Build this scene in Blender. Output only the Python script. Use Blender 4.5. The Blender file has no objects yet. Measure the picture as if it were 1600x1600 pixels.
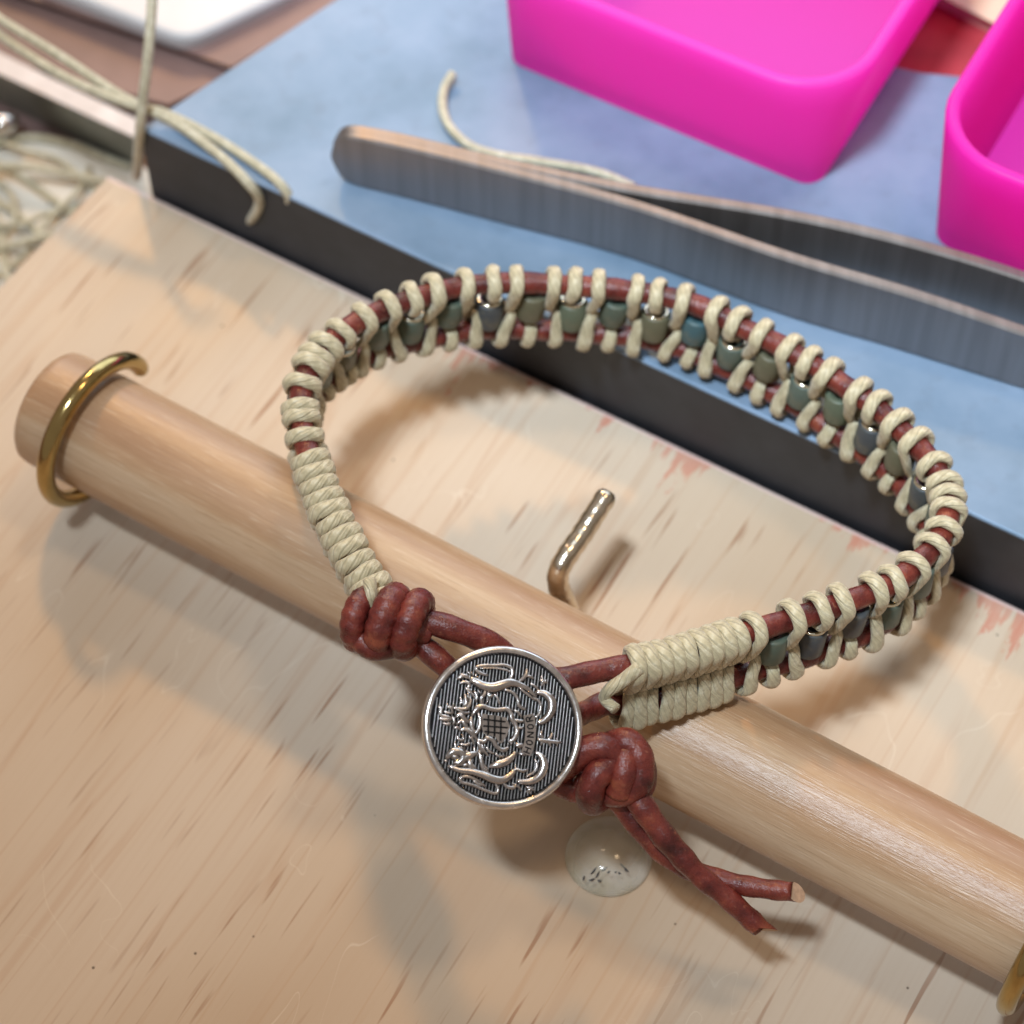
import bpy, math, random
import numpy as np
from mathutils import Vector, Matrix

random.seed(7)
rng = np.random.default_rng(7)
scene = bpy.context.scene
MM = 0.001                      # everything below is written in millimetres

# ------------------------------------------------------------------ camera
ELEV = math.radians(57.0)
FOV = math.radians(22.0)
FPX = 800 / math.tan(FOV / 2)
DIST = 0.0563 * FPX
CPOS = np.array([0, -math.cos(ELEV), math.sin(ELEV)]) * DIST
CR = np.array([1.0, 0, 0])
CU = np.array([0, math.sin(ELEV), math.cos(ELEV)])
CF = np.array([0, math.cos(ELEV), -math.sin(ELEV)])

cam_data = bpy.data.cameras.new('camera')
cam = bpy.data.objects.new('camera', cam_data)
scene.collection.objects.link(cam)
cam.location = Vector(CPOS * MM)
cam.rotation_euler = (math.pi / 2 - ELEV, 0, 0)
cam_data.sensor_width = 36
cam_data.angle = FOV
cam_data.clip_start = 0.005
cam_data.clip_end = 20
cam_data.dof.use_dof = True
cam_data.dof.focus_distance = 0.2005
cam_data.dof.aperture_fstop = 32
scene.camera = cam

# ------------------------------------------------------------------ world and lamps
world = bpy.data.worlds.new('World')
scene.world = world
world.use_nodes = True
bg = world.node_tree.nodes['Background']
bg.inputs['Color'].default_value = (1.0, 0.87, 0.76, 1)
bg.inputs['Strength'].default_value = 0.305


def area_lamp(name, az, el, dist, size, power, color, size_y=None):
    """az: degrees, 0 = straight behind the scene, + = right; el: elevation."""
    a, e = math.radians(az), math.radians(el)
    d = Vector((math.sin(a) * math.cos(e), math.cos(a) * math.cos(e), math.sin(e)))
    L = bpy.data.lights.new(name, 'AREA')
    L.energy = power
    L.color = color
    if size_y:
        L.shape = 'RECTANGLE'; L.size = size; L.size_y = size_y
    else:
        L.shape = 'DISK'; L.size = size
    o = bpy.data.objects.new(name, L)
    scene.collection.objects.link(o)
    o.location = d * dist
    o.rotation_euler = (-d).to_track_quat('-Z', 'Y').to_euler()
    return o


def spot_lamp(name, az, el, dist, target, half_angle, blend, power, color, size):
    a, e = math.radians(az), math.radians(el)
    d = Vector((math.sin(a) * math.cos(e), math.cos(a) * math.cos(e), math.sin(e)))
    L = bpy.data.lights.new(name, 'SPOT')
    L.energy = power; L.color = color
    L.spot_size = math.radians(2 * half_angle); L.spot_blend = blend; L.shadow_soft_size = size
    o = bpy.data.objects.new(name, L)
    scene.collection.objects.link(o)
    o.location = Vector(target) * MM + d * dist
    o.rotation_euler = (-d).to_track_quat('-Z', 'Y').to_euler()
    return o


area_lamp('warm_lamp_above', 60, 75, 0.80, 0.09, 0.8, (1.0, 0.72, 0.44))
area_lamp('warm_lamp_back', -14, 42, 0.80, 0.06, 1.9, (1.0, 0.52, 0.14))
area_lamp('cool_window', 10, 30, 0.50, 0.60, 1.6, (0.68, 0.85, 1.0), 0.34)
spot_lamp('added_cool_spot', -140, 67, 0.70, (75, 76, 0), 10.0, 0.07, 26.0, (0.76, 0.89, 1.0), 0.050)  # added unseen spot; its beam edge sets the grey-to-tan boundary on the board

scene.view_settings.view_transform = 'Standard'
scene.view_settings.look = 'None'
scene.view_settings.gamma = 1
scene.view_settings.use_curve_mapping = False
scene.view_settings.exposure = 0.0
scene.render.engine = 'CYCLES'
scene.cycles.max_bounces = 5
scene.cycles.diffuse_bounces = 2
scene.cycles.glossy_bounces = 2
scene.cycles.transmission_bounces = 5
scene.cycles.caustics_reflective = False
scene.cycles.caustics_refractive = False
scene.render.resolution_x = scene.render.resolution_y = 1024


# ------------------------------------------------------------------ placing helpers
def P(px, py, z):
    """photograph pixel -> point on the horizontal plane at height z (mm)"""
    d = CF + CR * (px - 800) / FPX + CU * (800 - py) / FPX
    return CPOS + d * ((z - CPOS[2]) / d[2])


def PP(px, py, p0, n):
    d = CF + CR * (px - 800) / FPX + CU * (800 - py) / FPX
    return CPOS + d * (np.dot(p0 - CPOS, n) / np.dot(d, n))


def CP(px, py, depth):
    d = CF + CR * (px - 800) / FPX + CU * (800 - py) / FPX
    return CPOS + d * depth


def depth_of(p):
    return float(np.dot(np.asarray(p) - CPOS, CF))


def unit(v):
    v = np.asarray(v, float)
    return v / (np.linalg.norm(v) + 1e-12)


# ------------------------------------------------------------------ object helpers
COL = scene.collection


def link_mesh(name, verts, faces, mat=None, parent=None, smooth=True, label=None, cat=None,
              group=None, kind=None, origin=None):
    """verts in mm, world coordinates. origin (mm) is the object's base point."""
    V = np.asarray(verts, float)
    if parent is not None:
        o0 = np.array(world_mm(parent))
    elif origin is not None:
        o0 = np.asarray(origin, float)
    else:
        o0 = np.array([V[:, 0].mean(), V[:, 1].mean(), V[:, 2].min()])
    me = bpy.data.meshes.new(name)
    me.from_pydata(((V - o0) * MM).tolist(), [], [tuple(f) for f in faces])
    me.update()
    if smooth:
        me.polygons.foreach_set('use_smooth', [True] * len(me.polygons))
    if mat:
        me.materials.append(mat)
    ob = bpy.data.objects.new(name, me)
    COL.objects.link(ob)
    if parent is not None:
        ob.parent = parent
    else:
        ob.location = Vector(o0 * MM)
    tag(ob, label, cat, group, kind)
    return ob


def world_mm(o):
    p = Vector((0, 0, 0))
    while o is not None:
        p += o.location
        o = o.parent
    return p / MM


def tag(o, label=None, cat=None, group=None, kind=None):
    if label: o['label'] = label
    if cat: o['category'] = cat
    if group: o['group'] = group
    if kind: o['kind'] = kind
    return o


def empty(name, loc, label, cat, group=None):
    e = bpy.data.objects.new(name, None)
    e.empty_display_size = 0.004
    e.location = Vector(np.asarray(loc, float) * MM)
    COL.objects.link(e)
    return tag(e, label, cat, group)


def catmull(pts, n_per=6, closed=False):
    p = np.asarray(pts, float)
    N = len(p)
    out = []
    segs = N if closed else N - 1
    for i in range(segs):
        if closed:
            a, b, c, d = p[(i - 1) % N], p[i], p[(i + 1) % N], p[(i + 2) % N]
        else:
            b, c = p[i], p[i + 1]
            a = p[i - 1] if i > 0 else 2 * b - c
            d = p[i + 2] if i + 2 < N else 2 * c - b
        for k in range(n_per):
            t = k / n_per
            out.append(0.5 * ((2 * b) + (-a + c) * t + (2 * a - 5 * b + 4 * c - d) * t * t +
                              (-a + 3 * b - 3 * c + d) * t ** 3))
    if not closed:
        out.append(p[-1])
    return np.array(out)


def resample(p, n):
    p = np.asarray(p, float)
    L = np.concatenate([[0], np.cumsum(np.linalg.norm(np.diff(p[:, :3], axis=0), axis=1))])
    s = np.linspace(0, L[-1], n)
    return np.stack([np.interp(s, L, p[:, k]) for k in range(p.shape[1])], 1), L[-1]


def tube(path, r, seg=12, lobes=0, lobe_amp=0.0, pitch=1.0, closed=False, cap=True, up=None,
         squash=1.0, jitter=0.0):
    """sweep a circle (optionally lobed like twisted plies) along path; r scalar or list (mm)"""
    p = np.asarray(path, float)
    N = len(p)
    r = np.full(N, r, float) if np.isscalar(r) else np.asarray(r, float)
    if closed:
        T = np.roll(p, -1, 0) - np.roll(p, 1, 0)
    else:
        T = np.gradient(p, axis=0)
    T /= np.linalg.norm(T, axis=1)[:, None] + 1e-12
    u = np.array(up if up is not None else (0.13, 0.21, 0.97), float)
    if abs(np.dot(u, T[0])) > 0.95:
        u = np.array([0.9, 0.3, 0.1])
    u = unit(u - T[0] * np.dot(u, T[0]))
    verts, faces = [], []
    s = 0.0
    sl = []
    for i in range(N):
        if i:
            u = u - T[i] * np.dot(u, T[i])
            u = unit(u)
            s += np.linalg.norm(p[i] - p[i - 1])
        sl.append(s)
        b = np.cross(T[i], u)
        for k in range(seg):
            a = 2 * math.pi * k / seg
            rr = r[i] * (1 + lobe_amp * math.cos(lobes * a - 2 * math.pi * s / pitch)) if lobes else r[i]
            if jitter:
                rr *= 1 + jitter * (random.random() - .5)
            verts.append(p[i] + (u * math.cos(a) * squash + b * math.sin(a)) * rr)
    M = N if closed else N - 1
    for i in range(M):
        j = (i + 1) % N
        for k in range(seg):
            k2 = (k + 1) % seg
            faces.append((i * seg + k, i * seg + k2, j * seg + k2, j * seg + k))
    if cap and not closed:
        faces.append(tuple(range(seg - 1, -1, -1)))
        faces.append(tuple((N - 1) * seg + k for k in range(seg)))
    tube.last = (seg, sl)
    return verts, faces


def add_uv(me):
    """u = turn round the strand, v = millimetres along it (for the twist of the plies)"""
    seg, sl = tube.last
    lay = me.uv_layers.new(name='UVMap')
    for p in me.polygons:
        ks = [me.loops[li].vertex_index % seg for li in p.loop_indices]
        wrapped = max(ks) == seg - 1 and min(ks) == 0 and len(ks) == 4
        for li, k in zip(p.loop_indices, ks):
            kk = seg if (wrapped and k == 0) else k
            lay.data[li].uv = (kk / seg, sl[me.loops[li].vertex_index // seg])


def add_uv_to(o):
    add_uv(o.data)
    return o


class MB:
    def __init__(self):
        self.v, self.f = [], []

    def add(self, vf):
        v, f = vf
        o = len(self.v)
        self.v += [np.asarray(x, float) for x in v]
        self.f += [tuple(i + o for i in q) for q in f]
        return self

    def build(self, name, mat, parent=None, **k):
        return link_mesh(name, self.v, self.f, mat, parent, **k)


def prism(poly, z0, z1, bevel=0.0):
    """vertical prism of a ccw polygon (x,y in mm) with a bevelled top edge"""
    poly = np.asarray(poly, float)[:, :2]
    n = len(poly)
    rings = [(poly, z0)]
    if bevel:
        def inset(d):
            out = []
            for i in range(n):
                a, b, c = poly[i - 1], poly[i], poly[(i + 1) % n]
                e1, e2 = unit(b - a), unit(c - b)
                n1, n2 = np.array([-e1[1], e1[0]]), np.array([-e2[1], e2[0]])
                m = unit(n1 + n2)
                out.append(b + m * d / max(0.3, np.dot(m, n1)))
            return np.array(out)
        for k in range(4):
            a = k / 3 * math.pi / 2
            rings.append((inset(bevel * (1 - math.cos(a))), z1 - bevel + bevel * math.sin(a)))
    else:
        rings.append((poly, z1))
    v, f = [], []
    for q, z in rings:
        v += [np.array([x, y, z]) for x, y in q]
    for i in range(len(rings) - 1):
        for k in range(n):
            k2 = (k + 1) % n
            f.append((i * n + k, i * n + k2, (i + 1) * n + k2, (i + 1) * n + k))
    f.append(tuple(range(n - 1, -1, -1)))
    f.append(tuple((len(rings) - 1) * n + k for k in range(n)))
    return v, f


# ------------------------------------------------------------------ material helpers
class Mat:
    def __init__(self, name):
        self.m = bpy.data.materials.new(name)
        self.m.use_nodes = True
        self.nt = self.m.node_tree
        self.b = self.nt.nodes['Principled BSDF']

    def set(self, **k):
        for a, v in k.items():
            self.b.inputs[a.replace('_', ' ')].default_value = v
        return self

    def n(self, t, **k):
        x = self.nt.nodes.new(t)
        for a, v in k.items():
            setattr(x, a, v)
        return x

    def l(self, a, b):
        self.nt.links.new(a, b)

    def coords(self, scale=(1, 1, 1), rot=(0, 0, 0), kind='Object'):
        tc = self.n('ShaderNodeTexCoord')
        mp = self.n('ShaderNodeMapping')
        mp.inputs['Scale'].default_value = [1000 * s for s in scale] if kind == 'Object' else scale
        mp.inputs['Rotation'].default_value = rot
        self.l(tc.outputs[kind], mp.inputs['Vector'])
        return mp.outputs['Vector']

    def noise(self, vec, scale=1.0, detail=4, rough=.5, dist=0):
        x = self.n('ShaderNodeTexNoise')
        x.inputs['Scale'].default_value = scale
        x.inputs['Detail'].default_value = detail
        x.inputs['Roughness'].default_value = rough
        x.inputs['Distortion'].default_value = dist
        self.l(vec, x.inputs['Vector'])
        return x.outputs['Fac']

    def ramp(self, fac, stops, interp='LINEAR'):
        x = self.n('ShaderNodeValToRGB')
        x.color_ramp.interpolation = interp
        el = x.color_ramp.elements
        while len(el) < len(stops):
            el.new(0.5)
        for e, (p, c) in zip(el, stops):
            e.position = p
            e.color = (*c, 1) if len(c) == 3 else c
        self.l(fac, x.inputs['Fac'])
        return x.outputs['Color']

    def mix(self, fac, a, b, mode='MIX'):
        x = self.n('ShaderNodeMix', data_type='RGBA', blend_type=mode)
        for s, v in ((x.inputs[0], fac), (x.inputs[6], a), (x.inputs[7], b)):
            if isinstance(v, (float, int)):
                s.default_value = v
            elif isinstance(v, tuple):
                s.default_value = (*v, 1)
            else:
                self.l(v, s)
        return x.outputs[2]

    def math(self, op, a, b=None):
        x = self.n('ShaderNodeMath', operation=op)
        for s, v in zip(x.inputs, (a, b)):
            if v is None: continue
            if isinstance(v, (float, int)): s.default_value = v
            else: self.l(v, s)
        return x.outputs[0]

    def bump(self, h, strength=.3, dist_mm=.1, prev=None):
        x = self.n('ShaderNodeBump')
        x.inputs['Strength'].default_value = strength
        x.inputs['Distance'].default_value = dist_mm * MM
        self.l(h, x.inputs['Height'])
        if prev is not None:
            self.l(prev, x.inputs['Normal'])
        self.l(x.outputs['Normal'], self.b.inputs['Normal'])
        return x.outputs['Normal']

    def color(self, c):
        if isinstance(c, tuple):
            self.b.inputs['Base Color'].default_value = (*c, 1)
        else:
            self.l(c, self.b.inputs['Base Color'])

    def rough(self, c):
        self.l(c, self.b.inputs['Roughness'])


def BW(x):
    return (x, x, x)


# ---- board wood: grain along local y
def mat_board():
    M = Mat('pine_board')
    tone = M.noise(M.coords((.03, .008, .03)), 1, 3)
    col = M.ramp(tone, [(.34, (.52, .385, .265)), (.5, (.59, .465, .345)), (.66, (.64, .525, .41))])
    # long thin growth lines
    g = M.noise(M.coords((.30, .012, .3)), 1, 2, .5, .4)
    gl = M.ramp(g, [(.47, BW(0)), (.5, BW(1)), (.53, BW(0))])
    col = M.mix(M.math('MULTIPLY', gl, .24), col, (.45, .23, .11))
    # fine pale fibres
    fib = M.noise(M.coords((2.4, .05, 2.4)), 1, 3)
    col = M.mix(M.math('MULTIPLY', M.ramp(fib, [(.45, BW(0)), (.75, BW(1))]), .13), col, (.50, .34, .21))
    # short dark resin flecks
    f1 = M.noise(M.coords((1.55, .10, 1.55)), 1, 1.5, .4)
    fl = M.ramp(f1, [(.64, BW(0)), (.71, BW(1))])
    spread = M.ramp(M.noise(M.coords((.05, .03, .05)), 1, 2), [(.43, BW(.05)), (.64, BW(1))])
    col = M.mix(M.math('MULTIPLY', M.math('MULTIPLY', fl, spread), .70), col, (.27, .10, .035))
    f2 = M.noise(M.coords((.55, .03, .55)), 1, 2, .5)
    fl2 = M.ramp(f2, [(.635, BW(0)), (.70, BW(1))])
    col = M.mix(M.math('MULTIPLY', fl2, .12), col, (.40, .17, .07))
    # specks
    vor = M.n('ShaderNodeTexVoronoi'); vor.inputs['Scale'].default_value = .22
    M.l(M.coords(), vor.inputs['Vector'])
    sp = M.ramp(vor.outputs['Distance'], [(.018, BW(1)), (.035, BW(0))])
    col = M.mix(M.math('MULTIPLY', sp, .85), col, (.06, .035, .02))
    # wandering pale scratches
    s = M.noise(M.coords((.09, .05, .09), (0, 0, .6)), 1, 2, .5, 1.2)
    sc = M.ramp(s, [(.497, BW(0)), (.5, BW(1)), (.503, BW(0))])
    sm = M.ramp(M.noise(M.coords((.06, .06, .06)), 1, 2), [(.52, BW(0)), (.62, BW(1))])
    col = M.mix(M.math('MULTIPLY', M.math('MULTIPLY', sc, sm), .35), col, (.85, .78, .66))
    # red paint that bled in from the back edge (local y = 0)
    sep = M.n('ShaderNodeSeparateXYZ'); M.l(M.coords(), sep.inputs[0])
    reach = M.noise(M.coords((1.0, .12, 1.0)), 1, 4, .65)
    where = M.ramp(M.noise(M.coords((.09, .0, .0)), 1, 2), [(.46, BW(0)), (.60, BW(1))])
    lim = M.math('MULTIPLY', M.math('MULTIPLY', M.ramp(reach, [(.42, BW(0)), (.75, BW(1))]), M.math('MULTIPLY', where, M.math('GREATER_THAN', sep.outputs[0], 33.0))), -9.0)
    red = M.math('GREATER_THAN', M.math('SUBTRACT', sep.outputs[1], lim), 0.0)
    redn = M.math('MULTIPLY', red, M.ramp(reach, [(.4, BW(.35)), (.7, BW(.8))]))
    col = M.mix(redn, col, (.56, .16, .10))
    edge = M.math('GREATER_THAN', sep.outputs[1], -.55)
    col = M.mix(M.math('MULTIPLY', edge, .75), col, (.78, .58, .54))
    M.color(col)
    M.rough(M.ramp(M.noise(M.coords((.12, .05, .1)), 1, 4), [(.35, BW(.36)), (.7, BW(.52))]))
    nb = M.bump(fib, .12, .05)
    M.bump(fl, -.3 if False else .2, .04, nb)
    M.set(Specular_IOR_Level=.42)
    return M.m


def mat_dowel():                   # grain along local x
    M = Mat('birch_dowel')
    tone = M.noise(M.coords((.015, .25, .25)), 1, 3)
    col = M.ramp(tone, [(.35, (.39, .225, .12)), (.5, (.49, .315, .185)), (.68, (.61, .45, .30))])
    f = M.noise(M.coords((.16, 2.6, 2.6)), 1, 4, .6)
    col = M.mix(M.math('MULTIPLY', M.ramp(f, [(.50, BW(0)), (.66, BW(1))]), .26), col, (.36, .20, .10))
    f2 = M.noise(M.coords((.32, 7.5, 7.5)), 1, 3, .6)
    col = M.mix(M.math('MULTIPLY', M.ramp(f2, [(.58, BW(0)), (.72, BW(1))]), .38), col, (.26, .14, .07))
    col = M.mix(M.math('MULTIPLY', M.ramp(f2, [(.30, BW(1)), (.42, BW(0))]), .3), col, (.82, .70, .55))
    M.color(col)
    M.set(Roughness=.34, Specular_IOR_Level=.6)
    b = M.bump(f2, .5, .08)
    M.bump(f, .25, .06, b)
    return M.m


def mat_thread(name='waxed_linen', base=(.56, .485, .31), light=(.72, .655, .48)):
    M = Mat(name)
    tc = M.n('ShaderNodeTexCoord')
    sep = M.n('ShaderNodeSeparateXYZ'); M.l(tc.outputs['UV'], sep.inputs[0])
    warp = M.noise(M.coords((.8, .8, .8)), 1, 2)
    def twist(plies, pitch, wob):
        ph = M.math('ADD', M.math('MULTIPLY', sep.outputs[0], float(plies)), M.math('MULTIPLY', sep.outputs[1], 1.0 / pitch))
        ph = M.math('ADD', ph, M.math('MULTIPLY', warp, wob))
        return M.math('SINE', M.math('MULTIPLY', ph, 2 * math.pi))
    ply = M.math('POWER', M.math('ABSOLUTE', twist(3, 1.9, .5)), .55)       # rounded plies with sharp grooves
    fibre = twist(13, .42, 2.5)
    n1 = M.noise(M.coords((1.2, 1.2, 1.2)), 1, 4, .6)
    col = M.ramp(n1, [(.35, tuple(c * .80 for c in base)), (.52, base), (.7, light)])
    groove = M.ramp(ply, [(.25, BW(1)), (.62, BW(0))])
    col = M.mix(M.math('MULTIPLY', groove, .36), col, tuple(c * .40 for c in base))
    col = M.mix(M.math('MULTIPLY', M.ramp(fibre, [(.0, BW(1)), (.5, BW(0))]), .15), col, tuple(c * .55 for c in base))
    M.color(col)
    M.set(Roughness=.46, Specular_IOR_Level=.45)
    M.b.inputs['Sheen Weight'].default_value = .2
    b = M.bump(ply, .55, .09)
    b = M.bump(fibre, .35, .035, b)
    M.bump(M.noise(M.coords((6, 6, 6)), 1, 3), .35, .07, b)
    return M.m


def mat_leather():
    M = Mat('red_brown_leather')
    n1 = M.noise(M.coords((.45, .45, .45)), 1, 5, .6)
    col = M.ramp(n1, [(.30, (.045, .008, .007)), (.47, (.125, .020, .016)), (.60, (.195, .036, .024)), (.74, (.32, .085, .040))])
    n2 = M.noise(M.coords((3.2, 3.2, 3.2)), 1, 3, .7)
    col = M.mix(M.math('MULTIPLY', M.ramp(n2, [(.60, BW(0)), (.70, BW(1))]), .6), col, (.05, .014, .014))
    n3 = M.noise(M.coords((1.6, 1.6, 1.6)), 1, 4, .7)
    col = M.mix(M.math('MULTIPLY', M.ramp(n3, [(.60, BW(0)), (.72, BW(1))]), .55), col, (.42, .15, .08))
    M.color(col)
    M.rough(M.ramp(n3, [(.3, BW(.20)), (.7, BW(.40))]))
    b = M.bump(n2, .45, .12)
    b = M.bump(n3, .22, .2, b)
    M.bump(M.noise(M.coords((9, 9, 9)), 1, 2), .25, .05, b)
    return M.m


def mat_simple(name, col, rough=.5, metal=0.0, spec=.5, bump=None, var=0.0, vscale=.3):
    M = Mat(name)
    if var:
        n = M.noise(M.coords((vscale,) * 3), 1, 4, .6)
        M.color(M.ramp(n, [(.3, tuple(c * (1 - var) for c in col)), (.7, tuple(min(1, c * (1 + var)) for c in col))]))
    else:
        M.color(col)
    M.set(Roughness=rough, Metallic=metal, Specular_IOR_Level=spec)
    if bump:
        M.bump(M.noise(M.coords((bump[0],) * 3), 1, 3), bump[1], bump[2])
    return M.m


def mat_steel_block():
    M = Mat('bench_block_steel')
    n = M.noise(M.coords((.05, .05, .05)), 1, 5, .6)
    n2 = M.noise(M.coords((.35, .35, .35)), 1, 4, .6)
    col = M.ramp(n, [(.32, (.165, .25, .345)), (.5, (.25, .345, .47)), (.66, (.32, .41, .54))])
    col = M.mix(M.math('MULTIPLY', M.ramp(n2, [(.55, BW(0)), (.72, BW(1))]), .2), col, (.17, .20, .24))
    M.color(col)
    M.rough(M.ramp(n, [(.3, BW(.60)), (.7, BW(.70))]))
    M.set(Metallic=.62, Specular_IOR_Level=.2)
    M.bump(n2, .06, .1)
    return M.m


def mat_beads():
    M = Mat('matte_picasso_bead')
    oi = M.n('ShaderNodeObjectInfo')
    c = M.ramp(oi.outputs['Random'], [(0, (.08, .108, .082)), (.22, (.11, .135, .09)), (.40, (.06, .068, .075)),
                                     (.58, (.095, .128, .105)), (.74, (.12, .115, .07)), (.86, (.05, .115, .135)), (.95, (.06, .07, .075))], 'CONSTANT')
    n = M.noise(M.coords((1.1, 1.1, 1.1)), 1, 4, .6)
    c = M.mix(M.math('MULTIPLY', M.ramp(n, [(.5, BW(0)), (.75, BW(1))]), .5), c, (.17, .15, .09))
    M.color(c)
    M.set(Roughness=.46)
    return M.m


def mat_plastic_pink(name, col):
    M = Mat(name)
    M.color(col)
    M.set(Roughness=.38, Specular_IOR_Level=.35)
    tr = M.n('ShaderNodeBsdfTranslucent')
    tr.inputs['Color'].default_value = (*col, 1)
    mx = M.n('ShaderNodeMixShader')
    mx.inputs[0].default_value = .66
    M.l(M.b.outputs[0], mx.inputs[1]); M.l(tr.outputs[0], mx.inputs[2])
    M.l(mx.outputs[0], M.nt.nodes['Material Output'].inputs['Surface'])
    return M.m


def mat_tweezers():
    M = Mat('brushed_steel')
    n = M.noise(M.coords((1.2, .05, .05)), 1, 3)
    M.color(M.ramp(n, [(.35, (.225, .20, .19)), (.65, (.275, .25, .24))]))
    M.rough(M.ramp(n, [(.3, BW(.42)), (.7, BW(.48))]))
    M.set(Metallic=.75)
    return M.m


def mat_button_silver():
    M = Mat('antique_silver')
    n = M.noise(M.coords((1.5, 1.5, 1.5)), 1, 4)
    M.color(M.ramp(n, [(.3, (.62, .59, .58)), (.7, (.80, .77, .75))]))
    M.rough(M.ramp(n, [(.3, BW(.16)), (.7, BW(.28))]))
    M.set(Metallic=1.0)
    return M.m


BOARD = mat_board()
DOWEL = mat_dowel()
THREAD = mat_thread()
THREAD_L = mat_thread('loose_linen', (.60, .55, .39), (.75, .71, .57))
LEATHER = mat_leather()
LEATHER_CUT = mat_simple('raw_leather_end', (.45, .29, .19), .8, bump=(3, .4, .1), var=.2, vscale=2)
STEEL = mat_steel_block()
BLOCK_SIDE = mat_simple('black_block_side', (.030, .031, .036), .55, 0.0, .4, bump=(.8, .1, .1), var=.2)
BRASS = mat_simple('brass', (.44, .32, .13), .16, 1.0, var=.12, vscale=.5, bump=(1.2, .05, .05))
WORN_BRASS = mat_simple('worn_plated_brass', (.66, .58, .47), .2, 1.0, var=.2, vscale=.6, bump=(.8, .5, .2))
BEAD = mat_beads()
BEAD_RIM = mat_simple('bead_metal_rim', (.86, .80, .62), .16, 1.0)
SILVER = mat_button_silver()
AGED = mat_simple('aged_silver', (.50, .465, .45), .24, 1.0, var=.25, vscale=1.2)
DULL_SILVER = mat_simple('tarnished_silver', (.34, .32, .32), .3, 1.0)
PATINA = mat_simple('black_patina', (.006, .0055, .006), .6, 0.0, .15)
PINK = mat_plastic_pink('hot_pink_plastic', (1.0, .135, .74))
PINK_B = mat_plastic_pink('magenta_plastic', (.98, .065, .66))
TWEEZ = mat_tweezers()
BROWN = mat_simple('mauve_brown_wood', (.22, .135, .12), .5, var=.25, vscale=.08, bump=(.5, .15, .1))
WHITE = mat_simple('white_plastic', (.60, .61, .63), .4, var=.04)
PAPER = mat_simple('pale_paper', (.80, .76, .68), .8, var=.06, vscale=.05)
OLIVE = mat_simple('olive_grey_metal', (.20, .20, .17), .35, .5, var=.15)
PALE_EDGE = mat_simple('pale_bar_top', (.62, .58, .58), .4, var=.15)  # bar top is paler than its olive body
RED = mat_simple('red_cloth', (.36, .035, .045), .8, var=.2, vscale=.2)
TAN = mat_simple('tan_wood', (.55, .42, .30), .6, var=.12, vscale=.1)
CLEAR = Mat('clear_rubber')
CLEAR.color(CLEAR.ramp(CLEAR.noise(CLEAR.coords((.5, .5, .5)), 1, 3), [(.35, (.72, .70, .55)), (.65, (.86, .85, .78))]))
CLEAR.set(Roughness=.07)
_tr = CLEAR.n('ShaderNodeBsdfTransparent')
_mx = CLEAR.n('ShaderNodeMixShader')
_lw = CLEAR.n('ShaderNodeLayerWeight'); _lw.inputs['Blend'].default_value = .35
CLEAR.l(CLEAR.math('ADD', CLEAR.math('MULTIPLY', _lw.outputs['Facing'], .6), .22), _mx.inputs[0])
CLEAR.l(_tr.outputs[0], _mx.inputs[1]); CLEAR.l(CLEAR.b.outputs[0], _mx.inputs[2])
CLEAR.l(_mx.outputs[0], CLEAR.nt.nodes['Material Output'].inputs['Surface'])
CLEAR = CLEAR.m
GRIME = mat_simple('grey_grime', (.05, .05, .055), .8)

# ------------------------------------------------------------------ frames of the jig
ZC, RD = 8.7, 5.25                                  # dowel axis height and radius
A0, A1 = P(74, 632, ZC), P(1600, 1432, ZC)
U = unit(A1 - A0)                                   # along the dowel
Vv = np.array([-U[1], U[0], 0])                     # across the board, away from the camera
Z = np.array([0, 0, 1.0])
ANG = math.atan2(U[1], U[0])

# ------------------------------------------------------------------ setting: bench below everything
TBL = -14.0
bench = link_mesh('workbench', *prism([(-400, -400), (400, -400), (400, 500), (-400, 500)], TBL - 20, TBL), BROWN, kind='structure', smooth=False)

# ------------------------------------------------------------------ board (local x along the dowel, y along the grain)
bc = P(169, 272, 0)                                  # back left corner
e_ang = math.atan2(*(P(1450, 870, 0) - P(400, 372, 0))[[1, 0]])
bx, by = np.array([math.cos(e_ang), math.sin(e_ang), 0]), np.array([-math.sin(e_ang), math.cos(e_ang), 0])
lv, lf = prism([(0, -170), (150, -170), (150, 0), (-.0, 0)], TBL + .02, 0, .5)
skew = .06                                           # the left end was not cut quite square
lv = [np.array([x + skew * y * (1 if x < 50 else 0), y, z]) for x, y, z in lv]
board = link_mesh('wooden_board', lv, lf, BOARD, smooth=False, origin=(0, 0, 0),
                  label='pale pine board with dark grain flecks and red stained back edge under the dowel', cat='board')
board.location = Vector(bc * MM)
board.rotation_euler = (0, 0, e_ang)

# ------------------------------------------------------------------ steel block
BH = 9.0
blk = [P(219, 200, BH), P(1750, 911, BH), P(2050, 350, BH), P(1540, 122, BH), P(1440, 112, BH), P(640, -70, BH), P(525, -2, BH)]
blk_xy = [(p[0], p[1]) for p in blk]
block = empty('steel_block', np.append(np.mean(blk_xy, 0), TBL), 'blue-grey steel bench block with dark side behind the wooden board', 'block')
link_mesh('block_body', *prism(blk_xy, TBL + .03, BH - 1.2), BLOCK_SIDE, block, smooth=False)
link_mesh('top_plate', *prism(blk_xy, BH - 1.199, BH, .25), STEEL, block, smooth=False)
# the side below the polished face is blackened almost up to the edge
bpy.data.objects['top_plate'].data.materials.append(BLOCK_SIDE)
for p_ in bpy.data.objects['top_plate'].data.polygons:
    if p_.center.z * 1000 + TBL < BH - .45:
        p_.material_index = 1

# ------------------------------------------------------------------ dowel (local x along its axis)
Ld = np.linalg.norm(A1 - A0) + 22


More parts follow.
